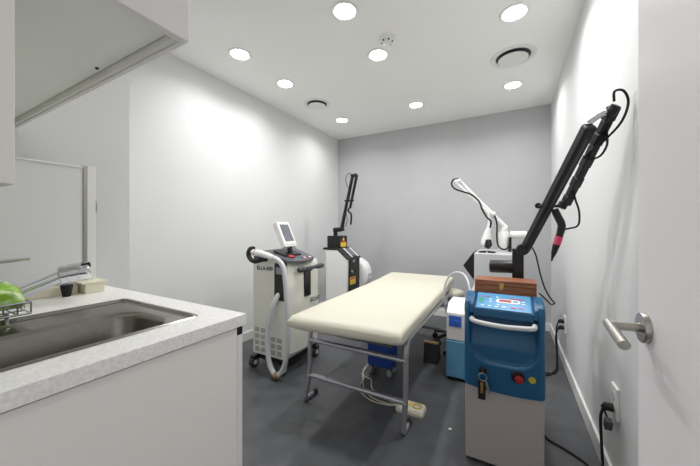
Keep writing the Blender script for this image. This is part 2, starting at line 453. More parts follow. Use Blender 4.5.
fp = thing('foot_pedal', 'beige foot pedal with yellow and orange marks by the bed leg', 'pedal', (-.52, 1.67, 0))
MB().loops([rrect(-.602,-.436,1.650,1.755,.02,.0), rrect(-.604,-.434,1.648,1.757,.022,.014), rrect(-.598,-.440,1.654,1.753,.02,.026), rrect(-.588,-.45,1.662,1.745,.015,.030)]).build('body', M_BEIGE, fp)
MB().lathe([(.022,.0285),(.022,.034),(.017,.037)], (-.562,1.706,0), 24).build('button', M_ORANGE, fp)
MB().torus((-.482,1.706,.0305), .023, .005).build('ring_mark', M_MUST, fp)
MB().lathe([(.013,.029),(.013,.033)], (-.528,1.716,0), 20).build('yellow_dot', M_YEL, fp)
MB().box((-.50,1.661,.028),(-.452,1.674,.033)).build('label_strip', M_PLATE, fp)
pc = MB()
for pts in ([(-.605,1.690,.012),(-.66,1.675,.006),(-.76,1.670,.006),(-.86,1.720,.006),(-.905,1.80,.006),(-.925,1.90,.006),(-.985,2.02,.006),(-1.00,2.25,.006)],
            [(-.605,1.700,.012),(-.66,1.690,.006),(-.77,1.700,.006),(-.855,1.765,.006),(-.915,1.86,.006),(-.965,1.97,.006),(-.99,2.08,.006),(-1.01,2.26,.006)],
            [(-.605,1.710,.012),(-.66,1.720,.006),(-.75,1.740,.006),(-.83,1.82,.006),(-.87,1.90,.006),(-.955,1.935,.006),(-.975,2.05,.006),(-.985,2.24,.006)]):
    pc.tube(pts, .0038, 8)
tag(pc.build('pedal_cable', M_BEIGE), 'pale cables trailing from the foot pedal across the floor under the bed', 'cable')

fs = thing('foot_switch', 'black foot switch with a pale metal bar under the bed edge', 'pedal', (-.56, 2.43, 0))
MB().prism([(2.37,0),(2.50,0),(2.47,.15),(2.40,.15)], 'x', -.62, -.505).build('housing', M_BLACK, fs, bev=.005)
MB().box((-.622,2.388,.151),(-.515,2.43,.160)).build('tread', M_TAN, fs, bev=.002)

st = thing('stool', 'round cream padded stool tucked under the far end of the bed', 'stool', (-.488, 2.90, 0))
MB().lathe([(.05,.438),(.095,.440),(.112,.452),(.116,.470),(.112,.490),(.095,.500),(.05,.503),(.001,.504)], (-.488,2.90,0), 40).build('seat', M_CREAM, st, angle=70)
MB().cone([((-.488,2.90,.10),.026),((-.488,2.90,.27),.026),((-.488,2.90,.272),.016),((-.488,2.90,.44),.016)], 18).build('gas_lift', M_CHROME, st)
for k in range(5):
    a = R(72*k+20); ex, ey = -.488+.17*math.cos(a), 2.90+.17*math.sin(a)
    MB().cone([((-.488,2.90,.105),.022),((ex,ey,.075),.014)], 10).build('leg', M_BLACK, st)
    MB().lathe([(.022,-.014),(.027,-.010),(.027,.010),(.022,.014)], (ex,ey,.027), 18, 'y').build('castor', M_RUBBER, st)
    MB().cyl((ex,ey,.03),(ex,ey,.078),.009,n=10).build('stem', M_DARK, st)

# ------------------------------------------------------------------ white laser console with a hose
m1 = thing('laser_console', 'ivory wheeled laser console with tilted screen and looping white hose', 'medical machine', (-1.61, 1.89, 0))
bx0, bx1, by0, by1 = -1.786, -1.443, 1.655, 2.06
bd = MB().prism([(bx0,.105),(bx1-.01,.105),(bx1,.13),(bx1+.006,.50),(bx1,.80),(bx1-.03,.834),(-1.62,.880),(-1.645,.826),(bx0,.826)], 'y', by0, by1)
bd.build('body', M_IVORY, m1, bev=.012, seg=3)
# front skin, gently bowed
fr = MB(); ls = []
for i in range(13):
    t = i/12; y = by0+.012 + (by1-by0-.024)*t; b = .028*math.sin(PI*t)**.7
    ls.append([(bx1-.004,y,.14),(bx1+.004+b,y,.15),(bx1+.010+b,y,.50),(bx1+.004+b,y,.80),(bx1-.002,y,.830)])
fr.loops(ls); fr.build('front_cover', M_IVORY, m1, angle=50)
# console top
ct = MB(); ls = []
for z in (0, .022):
    l = []
    for i in range(17):
        t = i/16; y = 1.640 + .34*t; x = -1.425 + .045*math.sin(PI*t)**.8
        l.append((x, y, .832 - (x+1.425)*.28 + z))
    l += [(-1.66,2.02,.898+z),(-1.66,1.640,.898+z)]
    ls.append(l)
ct.loops(ls); ct.build('console_top', M_CONS, m1, bev=.005)
MB().box((-1.78,1.66,.826),(-1.665,2.09,.868)).build('rear_shelf', M_DARK, m1, bev=.006)
MB().box((-.06,-.10,0),(.06,.10,.014), Matrix.Translation((-1.545,1.79,.887)) @ Matrix.Rotation(R(16),4,'Y')).build('key_panel', M_BLACK, m1, bev=.004)
MB().box((-.018,-.025,0),(.018,.025,.010), Matrix.Translation((-1.468,1.745,.867)) @ Matrix.Rotation(R(16),4,'Y')).build('red_key', M_DRED, m1, bev=.003)
for k in range(4):
    MB().box((-.007,-.012,0),(.007,.012,.006), Matrix.Translation((-1.432,1.83+.032*k,.853)) @ Matrix.Rotation(R(16),4,'Y')).build('key', M_PLATE if k % 2 else M_BLACK, m1, bev=.002)
MB().box((-.006,-.03,0),(.006,.03,.004), Matrix.Translation((-1.402,1.86,.846)) @ Matrix.Rotation(R(16),4,'Y')).build('red_strip', M_DRED, m1)
# screen
SM = Matrix.Translation((-1.530,1.80,.935)) @ Matrix.Rotation(R(4),4,'Z') @ Matrix.Rotation(R(-25),4,'Y')
sc = MB().box((-.024,-.078,0),(.022,.078,.215), SM).build('screen_housing', M_WHITE, m1, bev=.008, seg=3)
MB().box((.0222,-.055,.045),(.0245,.055,.190), SM).build('display', M_LCD, sc)
MB().box((.0222,-.060,.014),(.026,.060,.030), SM).build('key_row', M_LGREY, sc)
MB().cyl(SM @ Vector((0,0,.01)), (-1.525,1.80,.885), .020).build('screen_neck', M_BLACK, m1)
# handle on the front
MB().box((bx1-.02,1.822,.555),(bx1+.047,1.900,.765)).build('handle_slot', M_BLACK, m1, bev=.004)
MB().cone([((-1.375,1.715,.776),.016),((-1.375,1.73,.776),.022),((-1.375,1.77,.776),.020),((-1.375,1.78,.776),.014),((-1.375,1.94,.778),.014),((-1.375,1.95,.778),.020),((-1.375,2.02,.778),.021),((-1.375,2.035,.778),.016)], 18).build('handle', M_DARK, m1)
MB().box((bx1+.02,1.832,.752),(-1.372,1.890,.782)).build('handle_bracket', M_DARK, m1, bev=.004)
text('ECLAT', .044, facing((bx1+.0415,1.965,.512), (0,1,0), (0,0,1)), 'lettering', M_INK, m1)
# holster side: black slot, label, vents
MB().box((-1.555,by0-.004,.545),(-1.452,by0+.02,.826)).build('hose_slot', M_BLACK, m1, bev=.004)
MB().box((-1.535,by0-.007,.745),(-1.475,by0,.795)).build('slot_label', M_GREYP, m1)
text('ELLA-600', .042, facing((-1.655,by0-.0005,.778), (1,0,0), (0,0,1)), 'lettering', M_INK, m1)
for x, cols, z, rows in ((-1.757,2,.315,4),(-1.592,2,.265,3)):
    for c in range(cols):
        for r in range(rows):
            xx = x + c*.063; zz = z - r*.050
            v = MB()
            for q in range(4): v.box((xx,by0-.0012,zz-.007-q*.0085),(xx+.044,by0+.002,zz-.0025-q*.0085))
            v.build('vent', M_VENT, m1)
MB().box((-1.765,1.675,.062),(-1.465,2.085,.106)).build('base', M_BLACK, m1, bev=.006)
for x, y in ((-1.765,1.65),(-1.475,1.655),(-1.765,2.04),(-1.455,2.04)):
    w = MB()
    w.lathe([(.030,-.020),(.038,-.016),(.040,-.010),(.040,-.003),(.036,-.001)], (x,y,.040), 24, 'x')
    w.lathe([(.036,.001),(.040,.003),(.040,.010),(.038,.016),(.030,.020)], (x,y,.040), 24, 'x')
    wo = w.build('wheel', M_DARK, m1)
    MB().lathe([(.016,-.0225),(.020,-.019),(.020,.019),(.016,.0225)], (x,y,.040), 18, 'x').build('hub', M_LGREY, wo)
    MB().box((x-.023,y-.02,.066),(x+.023,y+.03,.088)).build('fork', M_BLACK, m1, bev=.004)
# handpiece and hose
MB().tube([(-1.64,1.655,.850),(-1.645,1.60,.848),(-1.685,1.585,.838),(-1.735,1.59,.850),(-1.765,1.595,.888),(-1.752,1.60,.926),(-1.715,1.60,.932)], .018, 10).build('holster_guard', M_BLACK, m1)
MB().cone([((-1.735,1.60,.905),.014),((-1.72,1.60,.904),.024),((-1.64,1.597,.898),.025),((-1.55,1.59,.884),.022),((-1.50,1.585,.872),.019)], 18).build('handpiece', M_WHITE, m1)
MB().cyl((-1.690,1.60,.9022),(-1.682,1.599,.9016),.0252,n=20).build('red_band', M_DRED, m1)
MB().tube([(-1.51,1.587,.876),(-1.45,1.58,.858),(-1.405,1.58,.815),(-1.385,1.58,.735),(-1.372,1.58,.60),(-1.360,1.58,.42),(-1.365,1.58,.24),(-1.40,1.58,.10),(-1.465,1.58,.035),(-1.525,1.58,.085),(-1.552,1.58,.19),(-1.560,1.585,.30),(-1.552,1.60,.42),(-1.535,1.625,.52),(-1.525,1.655,.565)], .0182, 14).build('hose', M_HOSE, m1)
MB().cone([((-1.554,1.598,.40),.0235),((-1.547,1.608,.455),.025)], 16).build('hose_collar', M_LGREY, m1)
MB().cone([((-1.548,1.612,.50),.014),((-1.518,1.652,.585),.020),((-1.515,1.66,.60),.014)], 16).build('hose_plug', M_LGREY, m1)
MB().cyl((-1.480,1.58,.030),(-1.450,1.58,.034),.026,n=14).build('hose_clip', M_TAN, m1)

# ------------------------------------------------------------------ black and white laser with articulated arm (far corner)
m2 = thing('laser_console', 'black and white laser console with a folded black arm in the far corner', 'medical machine', (-1.73, 3.0, 0))
side = [(-1.850,.06),(-1.60,.06),(-1.578,.09),(-1.572,.735),(-1.69,.842),(-1.850,.842)]
MB().prism(side, 'y', 2.80, 2.84).build('side_cover', M_WHITE, m2, bev=.008, seg=3)
band = [(-1.850,.05),(-1.60,.05),(-1.572,.09),(-1.566,.745),(-1.69,.858),(-1.86,.858)]
MB().prism(band, 'y', 2.842, 3.10).build('centre_body', M_BLACK, m2, bev=.006)
MB().prism([(-1.890,.842),(-1.695,.842),(-1.566,.737),(-1.556,.752),(-1.690,.863),(-1.885,.868)], 'y', 2.795, 3.11).build('top_trim', M_BLACK, m2, bev=.005)
far = MB(); ls = []
for j, y in enumerate((3.10,3.12,3.20,3.28,3.32)):
    k = (0,1,1,.8,.4)[j]
    ls.append([(-1.85,y,.06),(-1.57+.03*k,y,.06),(-1.56+.03*k,y,.40),(-1.53+.05*k,y,.46),(-1.53+.06*k,y,.52),(-1.54+.045*k,y,.60),(-1.57+.03*k,y,.665),(-1.63,y,.71),(-1.85,y,.74)])
far.loops(ls).build('front_cowl', M_WHITE, m2, bev=.010, seg=3)
MB().box((-1.50,3.13,.532),(-1.468,3.255,.537)).build('cowl_seam', M_DARK, m2)
SL = math.atan2(.113,.134)
def slope(u, v, w=0): # point on the sloping control top
    return (-1.690+.134*u+.60*w, v, .863-.111*u+.75*w)
tp = MB()
def sloped(mb, u0, u1, y0, y1, t):
    mb.loops([[slope(u0,y0),slope(u1,y0),slope(u1,y1),slope(u0,y1)],[tuple(Vector(slope(a,b))+Vector((.6,0,.75))*t) for a,b in ((u0,y0),(u1,y0),(u1,y1),(u0,y1))]])
    return mb
sloped(MB(), .04,.92,2.90,2.93,.004).build('trim_stripe', M_LGREY, m2)
sloped(MB(), .04,.92,3.04,3.08,.004).build('trim_stripe', M_LGREY, m2)
sloped(MB(), .12,.80,2.945,3.025,.003).build('display', M_LCD, m2)
MB().cyl((-1.570,2.90,.60),(-1.548,2.90,.60),.016).build('key_switch', M_GREYP, m2)
MB().cyl((-1.570,3.00,.60),(-1.552,3.00,.60),.018).build('stop_button', M_DARK, m2)
MB().box((-1.570,2.92,.70),(-1.560,2.97,.73)).build('badge', M_GREYP, m2)
wl = MB().box((-1.572,2.86,.455),(-1.5625,2.985,.535)).build('warning_label', M_YEL, m2)
MB().box((-1.5635,2.87,.510),(-1.5615,2.975,.530)).build('red_header', M_RED, wl)
MB().box((-1.5635,2.87,.485),(-1.5617,2.965,.488)).build('text_line', M_INK, wl)
MB().box((-1.5635,2.87,.470),(-1.5617,2.955,.473)).build('text_line', M_INK, wl)
MB().box((-1.885,2.88,.866),(-1.715,3.06,1.000)).build('arm_base', M_BLACK, m2, bev=.005)
w2 = MB().box((-1.716,2.905,.872),(-1.7125,3.03,.930)).build('warning_label', M_YEL, m2)
MB().box((-1.7130,2.915,.922),(-1.7118,3.02,.938)).build('red_header', M_RED, w2)
MB().prism([(2.945,.945),(2.995,.945),(2.970,.985)], 'x', -1.7155, -1.7120).build('triangle_mark', M_YEL, m2)
MB().cone([((-1.83,2.98,.998),.026),((-1.83,2.98,1.045),.026),((-1.83,2.98,1.05),.032),((-1.83,2.98,1.085),.032)], 18).build('arm_post', M_BLACK, m2)
MB().cone([((-1.845,2.98,1.068),.028),((-1.745,2.98,1.075),.026)], 16).build('arm_joint', M_BLACK, m2, bev=.004)
MB().cone([((-1.745,2.98,1.055),.032),((-1.745,2.98,1.10),.032)], 18).build('arm_joint', M_BLACK, m2, bev=.004)
MB().cone([((-1.742,2.98,1.09),.022),((-1.678,2.99,1.40),.018),((-1.675,2.99,1.402),.026),((-1.671,2.99,1.415),.026),((-1.671,2.99,1.417),.020),((-1.612,3.0,1.69),.019)], 14).build('lower_arm', M_BLACK, m2)
MB().cone([((-1.628,3.0,1.70),.022),((-1.555,3.0,1.705),.022)], 14).build('arm_joint', M_BLACK, m2, bev=.004)
MB().cone([((-1.555,3.0,1.705),.019),((-1.575,2.995,1.60),.017),((-1.636,2.985,1.32),.015)], 14).build('upper_arm', M_BLACK, m2)
MB().box((-1.70,2.965,1.400),(-1.59,3.005,1.420)).build('arm_clip', M_BLACK, m2, bev=.003)
MB().tube([(-1.650,2.985,1.325),(-1.655,2.98,1.285),(-1.625,2.98,1.265),(-1.615,2.98,1.22),(-1.622,2.98,1.13)], .011, 10).build('handpiece', M_BLACK, m2)
MB().tube([(-1.600,3.0,1.71),(-1.66,3.0,1.73),(-1.70,3.0,1.68),(-1.69,3.0,1.61),(-1.655,2.99,1.55)], .004, 8).build('cable', M_RUBBER, m2)
MB().tube([(-1.735,2.96,1.10),(-1.68,2.96,1.12),(-1.665,2.97,1.19),(-1.69,2.98,1.28)], .004, 8).build('cable', M_RUBBER, m2)
for x in (-1.81,-1.63):
    for y in (2.86,3.24):
        MB().lathe([(.024,-.016),(.030,-.012),(.030,.012),(.024,.016)], (x,y,.030), 18, 'x').build('castor', M_RUBBER, m2)
        MB().cyl((x,y,.035),(x,y,.062),.010,n=10).build('stem', M_DARK, m2)

# ------------------------------------------------------------------ blue fronted laser console near the viewer
m3 = thing('laser_console', 'white laser console with petrol blue front cover and tall black arm', 'medical machine', (-.03, 1.72, 0))
FX0, FX1, FY = -.190, .132, 1.46
MB().prism([(FY+.012,.012),(1.98,.012),(1.98,.757),(1.614,.757),(1.614,.66),(1.548,.66),(1.548,.40),(FY+.012,.40)], 'x', FX0+.004, FX1-.004).build('body', M_LOWER, m3, bev=.006, seg=3)
for x in (FX0+.03, FX1-.03):
    for y in (FY+.05, 1.94): MB().cyl((x,y,0),(x,y,.013),.018,n=14).build('foot', M_RUBBER, m3)
# blue moulded front: height field with a scooped hand recess
def sstep(a, b, t):
    t = max(0, min(1, (t-a)/(b-a))); return t*t*(3-2*t)
def scoop(x, z):
    cx, hx = (-.030), .134
    zt, zb, r = .78, .476, .085
    dx = abs(x-cx)-(hx-r); dz = (zb+r)-z
    d = math.hypot(max(dx,0), max(dz,0)) + min(max(dx,dz),0) - r if dz > 0 or dx > -r else -r
    d = (math.hypot(max(dx,0), max(dz,0)) - r)
    k = sstep(.004, -.008, d)
    return k*(.018 + .054*sstep(.54,.70,z))
fc3 = MB(); NX, NZ = 60, 70
rows = []
def edge_round(x):
    e = min(x-FX0, FX1-x); return .022*(1-math.sqrt(max(0,1-(1-min(1,e/.022))**2)))
for j in range(NZ+1):
    row = []
    for i in range(NX+1):
        x = FX0 + (FX1-FX0)*i/NX
        zb = .350 + .012*abs(2*i/NX-1)**2
        zt = .742 - .040*sstep(FX0+.036, FX0+.050, x)*sstep(FX1-.034, FX1-.048, x)
        z = zb + (zt-zb)*j/NZ
        y = FY + scoop(x, z) + edge_round(x) + .012*sstep(zt-.03,zt,z)
        row.append(fc3.bm.verts.new((x,y,z)))
    rows.append(row)
for j in range(NZ):
    for i in range(NX): fc3.face([rows[j][i],rows[j][i+1],rows[j+1][i+1],rows[j+1][i]])
# rear skirt so the cover has thickness and joins the body
back = [[fc3.bm.verts.new((FX0 + (FX1-FX0)*i/NX, 1.56, rows[j][i].co.z)) for i in range(NX+1)] for j in (0, NZ)]
for i in range(NX):
    fc3.face([rows[0][i],back[0][i],back[0][i+1],rows[0][i+1]])
    fc3.face([rows[NZ][i],rows[NZ][i+1],back[1][i+1],back[1][i]])
for i in (0, NX):
    bl = back[0][i]; bt = back[1][i]
    fc3.face([rows[j][i] for j in range(NZ+1)] + [bt, bl])
cover = fc3.build('front_cover', M_BLUE, m3, angle=50)
# sloping head of the cover with cheeks left and right of the control panel
hp = [(1.468,.69),(1.610,.69),(1.610,.768),(1.580,.772),(1.500,.752),(1.472,.728)]
for a, b in ((FX0,-.147),(.090,FX1)): MB().prism(hp, 'x', a, b).build('cheek', M_BLUE, m3, bev=.008, seg=3)
MB().prism([(1.475,.680),(1.611,.69),(1.611,.764),(1.475,.714)], 'x', -.149, .092).build('panel_bed', M_BLUE, m3, bev=.003)
PM = Matrix.Translation((-.0285,1.478,.7165)) @ Matrix.Rotation(math.atan2(.050,.136),4,'X')
pn = MB().box((-.112,0,0),(.112,.134,.003), PM).build('control_panel', M_PANEL, m3, bev=.001)
MB().loops([[PM @ Vector(p) for p in rrect(-.030,.070,.056,.088,.015,.003)], [PM @ Vector(p) for p in rrect(-.030,.070,.056,.088,.015,.0042)]]).build('display_surround', M_PLATE, pn)
MB().box((-.016,.064,.0043),(.034,.081,.0052), PM).build('display', M_DRED, pn)
MB().box((.040,.066,.0043),(.060,.079,.0050), PM).build('key', M_PANEL, pn)
for x, y, m, w in ((-.092,.078,M_GREEN,.022),(-.092,.064,M_GREEN,.022),(-.092,.050,M_GREEN,.022),(-.052,.078,M_PLATE,.012),(-.052,.058,M_PLATE,.012),(.082,.078,M_PLATE,.014),(.082,.060,M_PLATE,.014),
                   (-.085,.020,M_PLATE,.012),(-.055,.020,M_PLATE,.012),(-.025,.020,M_PLATE,.014),(.005,.022,M_PLATE,.016),(.042,.024,M_PINK,.020),(.072,.024,M_PINK,.018),(-.02,.040,M_PLATE,.010)):
    MB().box((x-w/2,y-.0035,.003),(x+w/2,y+.0035,.0046), PM).build('key', m, pn)
for x, w, y, m in ((-.075,.036,.100,M_RED),(.055,.06,.098,M_RED)): MB().box((x-w/2,y-.003,.003),(x+w/2,y+.003,.0038), PM).build('red_mark', m, pn)
MB().cyl(PM @ Vector((-.025,.100,.003)), PM @ Vector((-.025,.100,.0045)), .005, n=14).build('white_dot', M_PLATE, pn)
# silver grab handle
hnd = []
MB().tube([(-.156,FY+.014,.668),(-.153,FY-.004,.664),(-.12,FY-.012,.658),(-.03,FY-.016,.654),(.06,FY-.012,.658),(.090,FY-.004,.662),(.093,FY+.014,.668)], .0105, 14).build('handle', M_LGREY, m3)
# badge marks, key switch, stop button
MB().torus((-.103,FY+.0265,.548), .015, .0025, 'y').build('round_badge', M_BLUE, m3)
MB().torus((-.045,FY+.0265,.542), .010, .0018, 'y').build('round_badge', M_BLUE, m3)
MB().cone([((-.108,FY+.006,.440),.017),((-.108,FY-.010,.440),.016),((-.108,FY-.012,.440),.011)], 24).build('key_switch', M_BLACK, m3)
sr = MB().cone([((.030,FY+.004,.440),.028),((.030,FY-.004,.440),.026),((.030,FY-.005,.440),.022)], 32).build('stop_surround', M_BLACK, m3)
MB().cone([((.034,FY-.004,.438),.010),((.034,FY-.012,.438),.010),((.034,FY-.013,.438),.0165),((.034,FY-.021,.438),.0165),((.034,FY-.023,.438),.012)], 28).build('stop_button', M_STOP, m3)
MB().cyl((.083,FY+.004,.440),(.083,FY-.003,.440),.0135,n=24).build('yellow_disc', M_MUST, m3)
# arm
MB().box((-.01,1.80,.757),(.09,1.93,.80)).build('arm_plate', M_BLACK, m3, bev=.004)
MB().box((.010,1.835,.79),(.066,1.885,.975)).build('arm_post', M_BLACK, m3, bev=.006)
MB().cone([((-.105,1.862,.868),.018),((-.102,1.862,.868),.034),((-.095,1.862,.868),.036),((.012,1.862,.872),.036)], 28).build('counterweight', M_BLACK, m3)
MB().cone([((.060,1.80,.972),.030),((.060,1.90,.972),.030)], 22).build('arm_joint', M_BLACK, m3, bev=.004)
A0, A1 = Vector((.068,1.845,.965)), Vector((.262,1.385,1.470))
def bar(p0, p1, w, h, ref=(1,0,0)):
    t = (Vector(p1)-Vector(p0)); L = t.length; t.normalize()
    a = t.cross(Vector(ref)).normalized(); b = t.cross(a)
    M = Matrix((b, a, t)).transposed().to_4x4(); M.translation = Vector(p0)
    return M, L
Mx, L = bar(A0, A1, 0, 0, (.9,.44,0))
MB().box((-.021,-.020,0),(.021,.020,L), Mx).build('lower_arm', M_BLACK, m3, bev=.009, seg=3)
la = MB().box((-.005,-.0212,L*.25),(.005,.0212,L*.93), Mx).build('arm_rib', M_DARK, m3)
B0, B1 = Vector((.327,1.372,1.520)), Vector((.224,1.655,1.197))
MB().cone([((.258,1.392,1.482),.012),((.285,1.385,1.500),.010),((.310,1.376,1.508),.012)], 16).build('chrome_knuckle', M_CHROME, m3)
Mu, L2 = bar(B0, B1, 0, 0, (.9,.44,0))
seg = MB(); n = 9
for k in range(n):
    a, b = L2*k/n, L2*(k+1)/n
    w = .0145 if k % 2 else .0165
    seg.box((-w,-w,a),(w,w,b), Mu)
seg.build('upper_arm', M_BLACK, m3, bev=.004)
MB().cone([(B0+Vector((.006,-.005,.004)),.017),(B0+Vector((-.012,.012,-.022)),.019)], 16).build('arm_joint', M_BLACK, m3, bev=.004)
MB().cone([(B1+Vector((-.004,0,.010)),.020),(B1+Vector((-.018,0,-.018)),.020)], 16).build('arm_joint', M_BLACK, m3, bev=.004)
cl = Vector((.160,1.655,1.190))
MB().box((cl.x-.045,cl.y-.015,cl.z-.007),(cl.x+.055,cl.y+.015,cl.z+.005)).build('arm_clip', M_BLACK, m3, bev=.003)
MB().torus((cl.x-.042,cl.y,cl.z+.004), .008, .006, 'y', 20, 8).build('clip_ring', M_BLACK, m3)
MB().cone([((.183,1.655,1.176),.014),((.188,1.655,1.158),.016),((.207,1.655,1.112),.0165),((.210,1.655,1.096),.0165),((.205,1.655,1.066),.0155)], 18).build('handpiece_elbow', M_BLACK, m3)
hpz = MB().cone([((.205,1.655,1.070),.0145),((.200,1.655,1.045),.015),((.188,1.655,1.002),.0145),((.180,1.655,.972),.011),((.174,1.655,.948),.005),((.171,1.655,.932),.0025)], 18).build('handpiece', M_BLACK, m3)
MB().cone([((.2005,1.655,1.048),.0162),((.1905,1.655,1.010),.0158)], 20).build('pink_band', M_PINK, hpz)
MB().tube([B0+Vector((0,0,.02)),(.328,1.37,1.575),(.352,1.37,1.572),(.366,1.375,1.53),(.352,1.39,1.47),(.315,1.42,1.42),(.280,1.46,1.39),(.262,1.49,1.37)], .0042, 8).build('cable', M_RUBBER, m3)
MB().tube([(.312,1.40,1.48),(.318,1.42,1.44),(.322,1.44,1.40),(.305,1.46,1.365),(.272,1.48,1.36)], .004, 8).build('cable', M_RUBBER, m3)
MB().tube([(.238,1.58,1.29),(.250,1.60,1.22),(.268,1.62,1.16),(.268,1.64,1.10),(.235,1.655,1.085),(.216,1.655,1.08)], .004, 8).build('cable', M_RUBBER, m3)
MB().tube([(.095,1.88,1.00),(.125,1.92,.94),(.150,1.97,.83),(.176,2.0,.74),(.205,2.0,.685),(.220,2.0,.665),(.205,2.0,.655),(.180,2.0,.68),(.150,1.99,.71),(.125,1.96,.72)], .004, 8).build('cable', M_RUBBER, m3)

kr = thing('key_ring', 'bunch of keys with a dark fob hanging from the blue console lock', 'keys', (-.106, FY-.02, .30))
MB().box((-.1105,FY-.034,.434),(-.1055,FY-.0125,.446)).build('key', M_STEELD, kr, bev=.001)
MB().torus((-.107,FY-.030,.421), .017, .0018, 'y').build('ring', M_STEELD, kr)
MB().box((-.126,FY-.034,.320),(-.096,FY-.024,.404)).build('fob', M_BLACK, kr, bev=.003)
MB().box((-.116,FY-.0355,.350),(-.104,FY-.0335,.398)).build('fob_plate', M_TAN, kr)
MB().box((-.098,FY-.030,.352),(-.088,FY-.0275,.404), Matrix.Translation((-.093,FY,.404)) @ Matrix.Rotation(R(-14),4,'Y') @ Matrix.Translation((.093,-FY,-.404))).build('spare_key', M_STEELD, kr)

wb = thing('wooden_box', 'small walnut wooden box with a brass clasp on the blue console', 'box', (-.022, 1.685, .757))
MB().box((-.158,1.616,.7575),(.110,1.752,.800)).build('base', M_WOOD, wb, bev=.002)
MB().box((-.158,1.616,.8015),(.110,1.752,.827)).build('lid', M_WOOD, wb, bev=.002)
cp = MB().box((-.046,1.612,.786),(-.026,1.616,.814)).build('clasp', M_TAN, wb, bev=.001)
MB().torus((-.036,1.6105,.790), .007, .0018, 'y', 20, 6).build('clasp_ring', M_TAN, cp)

# ------------------------------------------------------------------ small blue and white unit
m5 = thing('cooling_unit', 'small pale blue and white unit beside the blue fronted console', 'medical machine', (-.33, 2.3, 0))
MB().box((-.405,2.18,.022),(-.262,2.46,.285)).build('base', M_LBLUE, m5, bev=.008, seg=3)
MB().prism([(2.182,.287),(2.458,.287),(2.458,.540),(2.26,.540),(2.182,.480)], 'x', -.403, -.264).build('top_housing', M_WHITE, m5, bev=.008, seg=3)
MB().box((-.385,2.1785,.385),(-.300,2.184,.462)).build('blue_panel', M_SCREENB, m5, bev=.001)
MB().cone([((-.335,2.181,.42),.016),((-.335,2.168,.42),.014)], 20).build('knob', M_SCREENB, m5)
for x in (-.385,-.282):
    for y in (2.21,2.43): MB().cyl((x,y,0),(x,y,.024),.014,n=12).build('foot', M_RUBBER, m5)
hs = MB().tube([(-.197,1.90,.66),(-.215,1.93,.70),(-.235,1.98,.755),(-.275,2.06,.785),(-.34,2.16,.775),(-.40,2.25,.725),(-.437,2.30,.64),(-.443,2.31,.56),(-.435,2.33,.46),(-.420,2.36,.41),(-.4105,2.385,.395)], .0065, 10)
tag(hs.build('hose', M_HOSE), 'thin white hose arching past the bed edge to the small blue unit', 'hose')

# ------------------------------------------------------------------ grey laser console with a white arm
m4 = thing('laser_console', 'light grey console with a thin white articulated arm by the back wall', 'medical machine', (-.10, 2.85, 0))
MB().box((-.262,2.60,.05),(.065,3.10,.885)).build('body', M_SILV, m4, bev=.012, seg=3)
MB().prism([(-.262,.895),(-.345,.775),(-.262,.66)], 'y', 2.60, 2.86).build('side_hood', M_BLACK, m4, bev=.004)
for x in (-.22,.03):
    for y in (2.65,3.05): MB().lathe([(.020,-.014),(.025,-.010),(.025,.010),(.020,.014)], (x,y,.025), 16, 'x').build('castor', M_RUBBER, m4)
MB().box((-.24,2.63,.026),(.045,3.07,.052)).build('base', M_DARK, m4)
MB().cone([((-.048,2.90,.884),.042),((-.048,2.90,1.050),.040),((-.048,2.90,1.060),.032)], 28).build('arm_column', M_WHITE, m4)
MB().cone([((-.050,2.90,1.05),.030),((-.038,2.90,1.085),.030),((-.025,2.90,1.095),.022)], 18).build('arm_joint', M_WHITE, m4)
MB().cone([((.000,2.90,1.028),.026),((.005,2.90,1.028),.033),((.120,2.90,1.031),.033),((.125,2.90,1.031),.027)], 24).build('counterweight', M_WHITE, m4)
MB().box((-.008,2.85,.885),(.012,2.90,1.01)).build('bracket', M_BLACK, m4, bev=.003)
E0, E1 = (-.030,2.90,1.085), (-.415,2.90,1.535)
MB().cone([(E0,.024),((-.070,2.90,1.132),.022),((-.220,2.90,1.308),.016),(E1,.013)], 14).build('lower_arm', M_WHITE, m4)
MB().cone([((-.395,2.86,1.527),.018),((-.452,2.86,1.522),.018)], 14).build('arm_joint', M_WHITE, m4, bev=.003)
MB().cone([((-.445,2.86,1.515),.012),((-.30,2.86,1.365),.011),((-.175,2.87,1.225),.011)], 12).build('upper_arm', M_WHITE, m4)
MB().cone([((-.155,2.88,1.225),.024),((-.120,2.88,1.205),.024)], 14).build('arm_clip', M_WHITE, m4, bev=.003)
MB().cone([((-.172,2.86,1.225),.010),((-.160,2.86,1.16),.010),((-.165,2.86,1.10),.014),((-.168,2.86,1.08),.022),((-.180,2.86,1.00),.040),((-.188,2.86,.955),.044),((-.190,2.86,.935),.034)], 18).build('handpiece', M_WHITE, m4)
MB().cone([((-.168,2.834,.985),.024),((-.166,2.826,.945),.031),((-.176,2.836,.918),.024)], 16).build('black_grip', M_BLACK, m4)
MB().tube([(-.42,2.86,1.545),(-.465,2.86,1.54),(-.480,2.86,1.50),(-.450,2.85,1.455),(-.385,2.85,1.425),(-.31,2.85,1.395),(-.245,2.85,1.33),(-.215,2.85,1.25),(-.18,2.85,1.185),(-.148,2.85,1.15),(-.150,2.85,1.11),(-.163,2.855,1.08)], .0075, 10).build('cable', M_RUBBER, m4)
MB().tube([(-.118,2.87,1.20),(-.10,2.85,1.12),(-.10,2.84,1.00),(-.085,2.835,.93),(-.045,2.83,.905),(-.01,2.83,.93),(.00,2.84,1.0)], .007, 10).build('cable', M_RUBBER, m4)
gg = thing('safety_goggles', 'dark protective goggles lying on the light grey console', 'goggles', (-.165, 2.66, .885))
for x in (-.200,-.135): MB().loops([rrect(x-.029,x+.029,2.635,2.675,.014,.886), rrect(x-.027,x+.027,2.637,2.673,.013,.898)]).build('lens', M_SHADEGL, gg)
